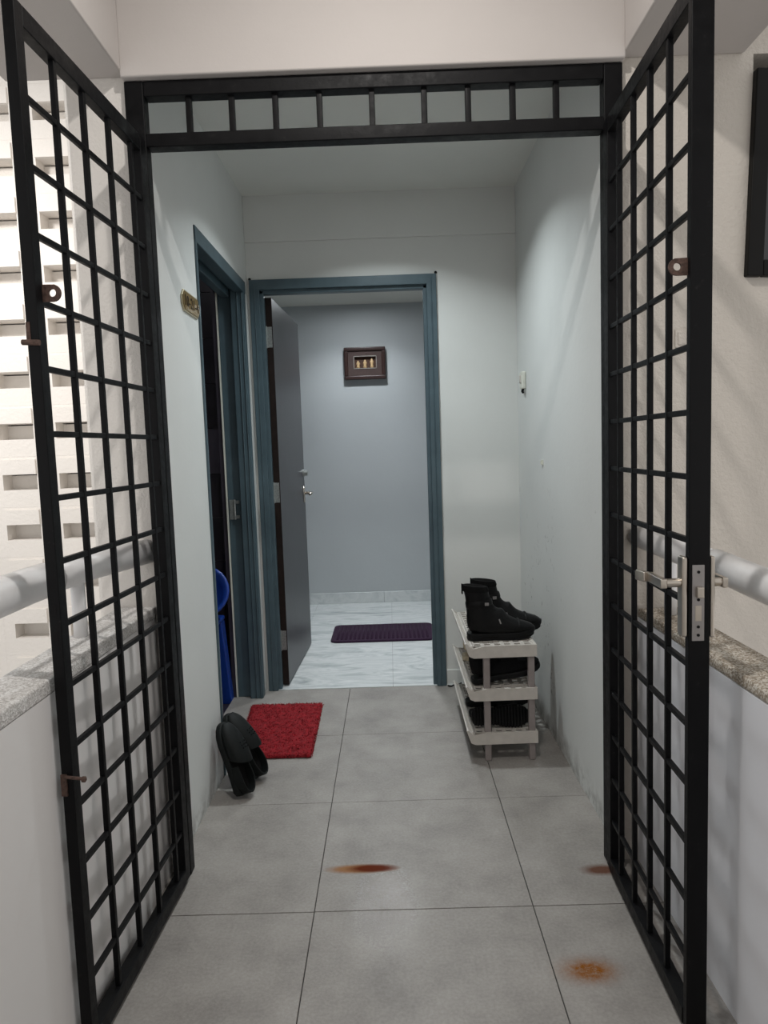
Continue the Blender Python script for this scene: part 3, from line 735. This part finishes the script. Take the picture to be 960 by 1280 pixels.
def boot(name, label, M_, group):
    t = thing(name, label, 'boot', M=M_, group=group)
    L = 0.288
    so = MB().prism(outline(L - 0.010, 0.036, 0.034, 0.047, x0=0.010), 0.012, 0.030, 'z')
    for v in so.bm.verts: v.co.z += max(0, v.co.x - 0.19) ** 2 * 1.9
    obj('sole', so, M['rubber'], t, bevel=0.003)
    ou = MB().prism(outline(L - 0.016, 0.034, 0.031, 0.044, x0=0.012), 0.0006, 0.014, 'z')
    for v in ou.bm.verts: v.co.z += max(0, v.co.x - 0.19) ** 2 * 1.9
    obj('outsole', ou, M['rubber'], t)
    obj('heel', MB().prism([p for p in outline(L, 0.035, 0.032, 0.045, x0=0.010) if p[0] < 0.10], 0.0008, 0.014, 'z'), M['rubber'], t, bevel=0.002)
    rows = [(0.046, 0.222, -6, 0.050, 0.036), (0.048, 0.208, -4, 0.052, 0.039), (0.054, 0.180, 2, 0.049, 0.037), (0.060, 0.15, 8, 0.052, 0.036),
            (0.066, 0.115, 18, 0.061, 0.036), (0.074, 0.09, 28, 0.075, 0.037), (0.088, 0.073, 40, 0.083, 0.038), (0.112, 0.065, 54, 0.076, 0.039),
            (0.142, 0.059, 67, 0.058, 0.041), (0.172, 0.052, 78, 0.043, 0.044), (0.205, 0.047, 84, 0.034, 0.046), (0.235, 0.044, 88, 0.028, 0.044), (0.258, 0.043, 90, 0.023, 0.037), (0.275, 0.042, 90, 0.016, 0.026), (0.285, 0.041, 90, 0.007, 0.012)]
    up = MB().rings(loft(rows, 20, 0.025), cap=False)
    obj('upper', up, M['leather'], t, smooth=True, sub=1)
    inn = MB().rings(loft([(0.046, 0.222, -6, 0.050, 0.036), (0.046, 0.224, -6, 0.046, 0.032), (0.050, 0.19, 0, 0.044, 0.031), (0.060, 0.13, 10, 0.043, 0.03)], 20), cap=False)
    inn.bm.faces.new(list(inn.bm.verts)[-20:])
    obj('lining', inn, M['lining'], t, smooth=True)
    # strap with buckle, collar band, toe-cap seam, pull tab
    obj('collar_band', MB().rings(loft([(0.046, 0.223, -6, 0.0515, 0.0375), (0.048, 0.206, -4, 0.0545, 0.0410), (0.049, 0.199, -3, 0.0520, 0.038)], 20), cap=False), M['suede'], t, smooth=True)
    obj('strap', MB().rings(loft([(0.058, 0.165, 8, 0.0525, 0.0385), (0.059, 0.160, 8, 0.0545, 0.0405), (0.062, 0.143, 10, 0.0560, 0.0405), (0.063, 0.138, 10, 0.0545, 0.0385)], 20), cap=False), M['leather'], t, smooth=True)
    obj('buckle', MB().box(0.078, 0.094, -0.0405, -0.0375, 0.146, 0.158), M['steel'], t)
    obj('zip_pull', MB().tube([(0.135, -0.036, 0.088), (0.141, -0.041, 0.070)], 0.003, 6), M['steel'], t)
    obj('toe_seam', MB().rings(loft([(0.212, 0.047, 84, 0.0335, 0.0465), (0.216, 0.048, 84, 0.0340, 0.0470), (0.220, 0.047, 84, 0.0325, 0.0460)], 20, 0.026), cap=False), M['leather'], t, smooth=True)
    obj('pull_tab', MB().box(-0.009, -0.004, -0.008, 0.008, 0.19, 0.232), M['suede'], t, bevel=0.002)
    return t
def at(x, y, z, yaw=0.0, pitch=0.0, roll=0.0):
    return Matrix.Translation((x, y, z)) @ Matrix.Rotation(yaw, 4, 'Z') @ Matrix.Rotation(-pitch, 4, 'Y') @ Matrix.Rotation(roll, 4, 'X')
ZT = TIERS[2] + 0.001
b1 = boot('ankle_boot', 'black leather ankle boot at the near end of the top rack tier', at(0.283, 2.83, ZT, 0.05), 'black ankle boots on the rack')
b2 = copy_tree(b1); b2.matrix_basis = at(0.332, 2.945, ZT, 0.02); b2['label'] = 'black leather ankle boot behind its pair on the top rack tier'

def low_shoe(name, label, M_, group, up_m, so_m, L=0.285, laces=True, cat='shoe'):
    t = thing(name, label, cat, M=M_, group=group)
    so = MB().prism(outline(L, 0.037, 0.034, 0.049), 0.0008, 0.024, 'z')
    for v in so.bm.verts: v.co.z += max(0, v.co.x - 0.20) ** 2 * 2.2
    obj('sole', so, so_m, t, bevel=0.004)
    k = L / 0.285
    rows = [(0.060, 0.108, -14, 0.052, 0.034), (0.060, 0.098, -12, 0.056, 0.037), (0.066, 0.078, 0, 0.064, 0.039), (0.076, 0.062, 16, 0.075, 0.038), (0.100, 0.058, 40, 0.075, 0.040),
            (0.135, 0.056, 62, 0.058, 0.043), (0.172, 0.050, 77, 0.043, 0.046), (0.205, 0.046, 84, 0.034, 0.047), (0.235, 0.044, 88, 0.028, 0.045), (0.258, 0.043, 90, 0.022, 0.037), (0.274, 0.042, 90, 0.014, 0.025), (0.282, 0.042, 90, 0.006, 0.011)]
    rows = [(a*k, b, c, d*(k if c < 50 else 1), e) for a, b, c, d, e in rows]
    obj('upper', MB().rings(loft(rows, 20, 0.022), cap=False), up_m, t, smooth=True, sub=1)
    inn = MB().rings(loft([(0.060*k, 0.108, -14, 0.052*k, 0.034), (0.061*k, 0.109, -14, 0.047*k, 0.030), (0.064*k, 0.08, -6, 0.048*k, 0.031), (0.07*k, 0.05, 0, 0.05*k, 0.031)], 20), cap=False)
    inn.bm.faces.new(list(inn.bm.verts)[-20:])
    obj('lining', inn, M['lining'], t, smooth=True)
    if laces:
        for q in range(4):
            x = (0.125 + q*0.018) * k; z = 0.1085 - q*0.0088
            obj('lace', MB().tube([(x, -0.030, z - 0.014), (x - 0.003, -0.015, z - 0.001), (x - 0.003, 0.0, z + 0.003), (x - 0.003, 0.015, z - 0.001), (x, 0.030, z - 0.014)], 0.0028, 6), M['suede'], t, smooth=True)
    return t
s1 = low_shoe('sneaker', 'black knit sneaker tilted toe-up at the near end of the middle rack tier', at(0.305, 2.80, TIERS[1] + 0.002, 0.04, 0.16), 'black sneakers on the rack', M['mesh'], M['rubber'])
s2 = copy_tree(s1); s2.matrix_basis = at(0.318, 2.935, TIERS[1] + 0.001, 0.0, 0.0); s2['label'] = 'black knit sneaker lying flat behind its tilted pair on the middle rack tier'
low_shoe('canvas_shoe', 'cream canvas shoe at the far end of the middle rack tier', at(0.300, 3.13, TIERS[1] + 0.001, 0.02), None, M['cream'], M['cream'], 0.255)

def ribbed_slipper(name, label, M_, group):
    t = thing(name, label, 'slipper', M=M_, group=group)
    L = 0.235
    so = MB().prism(outline(L, 0.036, 0.033, 0.046), 0.004, 0.022, 'z')
    obj('sole', so, M['rubber'], t, bevel=0.004)
    rb = MB(); ol = outline(L, 0.036, 0.033, 0.046)
    half = sorted([(x, abs(y)) for x, y in ol])
    for k in range(18):
        x = 0.012 + k * (L - 0.024) / 17
        hw = 0.0
        for (xa, wa), (xb, wb_) in zip(half, half[1:]):
            if xa <= x <= xb: hw = wa + (wb_ - wa) * (x - xa) / max(1e-6, xb - xa); break
        rb.box(x - 0.0034, x + 0.0034, -hw * 0.98, hw * 0.98, -0.006, 0.006)
    obj('tread_ribs', rb, M['rubber'], t, bevel=0.001, seg=1)
    rows = [(0.105, 0.040, 105, 0.030, 0.044), (0.135, 0.038, 98, 0.032, 0.046), (0.165, 0.034, 86, 0.028, 0.046), (0.192, 0.031, 88, 0.022, 0.042), (0.215, 0.028, 90, 0.015, 0.030), (0.230, 0.026, 90, 0.006, 0.014)]
    obj('vamp', MB().rings(loft(rows, 18, 0.020), cap=False), M['suede'], t, smooth=True, sub=1)
    return t
# lying on its side, sole towards the landing
Rside = axes((1, 0, 0), (0, 0, 1), (0, -1, 0), (0, 0, 0))      # local z -> -y
def side_pose(x, y, z, lean=0.0):
    return Matrix.Translation((x, y, z)) @ Matrix.Rotation(lean, 4, 'X') @ axes((1, 0, 0), (0, 0, -1), (0, 1, 0), (0, 0, 0))
sl1 = ribbed_slipper('slipper', 'black slipper on its side showing a ribbed sole, front of the bottom rack tier', side_pose(0.298, 2.775, TIERS[0] + 0.0475, -0.12), 'black slippers on the rack')
sl2 = copy_tree(sl1); sl2.matrix_basis = at(0.300, 2.905, TIERS[0] + 0.001); sl2['label'] = 'black slipper lying flat behind the ribbed sole on the bottom rack tier'
low_shoe('loafer', 'plain black low shoe, farthest on the bottom rack tier', at(0.300, 3.04, TIERS[0] + 0.001), None, M['leather'], M['rubber'], laces=False)

def clog(name, label, M_, group):
    t = thing(name, label, 'clog', M=M_, group=group)
    L = 0.272
    so = MB().prism(outline(L, 0.041, 0.040, 0.050), 0.0, 0.026, 'z')
    obj('sole', so, M['clog'], t, bevel=0.008, seg=3)
    rows = [(0.128, 0.048, 114, 0.044, 0.046), (0.150, 0.046, 106, 0.043, 0.049), (0.178, 0.043, 98, 0.037, 0.050), (0.206, 0.040, 94, 0.031, 0.049), (0.232, 0.036, 90, 0.024, 0.043), (0.252, 0.033, 90, 0.017, 0.033), (0.267, 0.030, 90, 0.008, 0.017)]
    obj('vamp', MB().rings(loft(rows, 20, 0.020), cap=False), M['clog'], t, smooth=True, sub=1)
    rim = MB(); N = 15; rr = []
    for k in range(N):
        a = math.radians(68 + k * (224 / (N - 1)))
        x, y = 0.060 + 0.060*math.cos(a) * (1 if math.cos(a) < 0 else 2.2), 0.041*math.sin(a)
        h = 0.058 - 0.016 * max(0, math.cos(a))
        d = Vector((math.cos(a), math.sin(a), 0)) * 0.006
        rr.append([(x, y, 0.02), (x, y, h), (x - d.x, y - d.y, h), (x - d.x, y - d.y, 0.02)])
    rim.rings(rr)
    obj('heel_rim', rim, M['clog'], t, smooth=False, bevel=0.002)
    obj('insole', MB().prism(outline(L*0.92, 0.034, 0.034, 0.042, x0=0.008), 0.026, 0.029, 'z'), M['lining'], t)
    ph = MB()
    for q in range(9):
        ph.lathe([(0.0025, 0.0), (0.0025, 0.003), (0.0005, 0.004)], (0.163 + 0.011*(q % 3), -0.016 + 0.014*(q//3), 0.0805 - 0.0035*(q % 3)), 8)
    obj('studs', ph, M['steel'] if False else M['suede'], t)
    return t
def lean_pose(heel, toe, side=(0, 1, 0)):
    x = (Vector(toe) - Vector(heel)).normalized()
    z = x.cross(Vector(side)).normalized()
    if z.x < 0: z = -z
    y = z.cross(x).normalized()
    return axes(x, y, z, heel)
c1 = clog('clog', 'charcoal rubber clog leaning on the left wall, nearer one, heel on tiles', lean_pose((-0.590, 2.500, 0.004), (-0.672, 2.555, 0.262), (0.25, 1, 0.12)), 'clogs by the doorway')
c2 = copy_tree(c1); c2.matrix_basis = lean_pose((-0.560, 2.635, 0.004), (-0.676, 2.66, 0.25), (0.25, 1, 0.1)); c2['label'] = 'charcoal rubber clog leaning behind its pair, nearer the red doormat'

# ---------------------------------------------------------------- blue plastic things in the bathroom
st = thing('plastic_stool', 'blue plastic stool just inside the dark bathroom doorway', 'stool', (-0.945, 3.41, -0.02)); S = (-0.945, 3.41, -0.02)
cx, cy = -0.945, 3.41
obj('seat', MB().box(cx - 0.085, cx + 0.085, cy - 0.12, cy + 0.12, 0.42, 0.445), M['blue'], st, S, bevel=0.012, seg=3)
for sx in (-1, 1):
    for sy in (-1, 1):
        a, b = (cx + sx*0.045, cy + sy*0.08), (cx + sx*0.075, cy + sy*0.13)
        r0, r1 = 0.036, 0.026
        obj('leg', MB().rings([[(p[0] + i*r, p[1] + j*r, z) for i, j in ((-1, -1), (1, -1), (1, 1), (-1, 1))] for p, r, z in ((a, r0, 0.421), (b, r1, -0.0195))]), M['blue'], st, S, bevel=0.006)
bs = thing('wash_basin', 'navy plastic basin propped up on the blue stool', 'basin', (-0.93, 3.43, 0.445)); S = (-0.93, 3.43, 0.445)
mb = MB(); Mb = Matrix.Translation((-0.93, 3.43, 0.578)) @ Matrix.Rotation(math.radians(68), 4, 'X') @ Matrix.Rotation(math.radians(0), 4, 'Z')
prof = [(0.001, -0.05), (0.085, -0.05), (0.118, 0.03), (0.128, 0.03), (0.128, 0.036), (0.112, 0.036), (0.080, -0.044), (0.001, -0.044)]
mb.lathe(prof, (0, 0, 0), 24)
for v in mb.bm.verts: v.co = Mb @ v.co
obj('bowl', mb, M['blue'], bs, S, smooth=True)
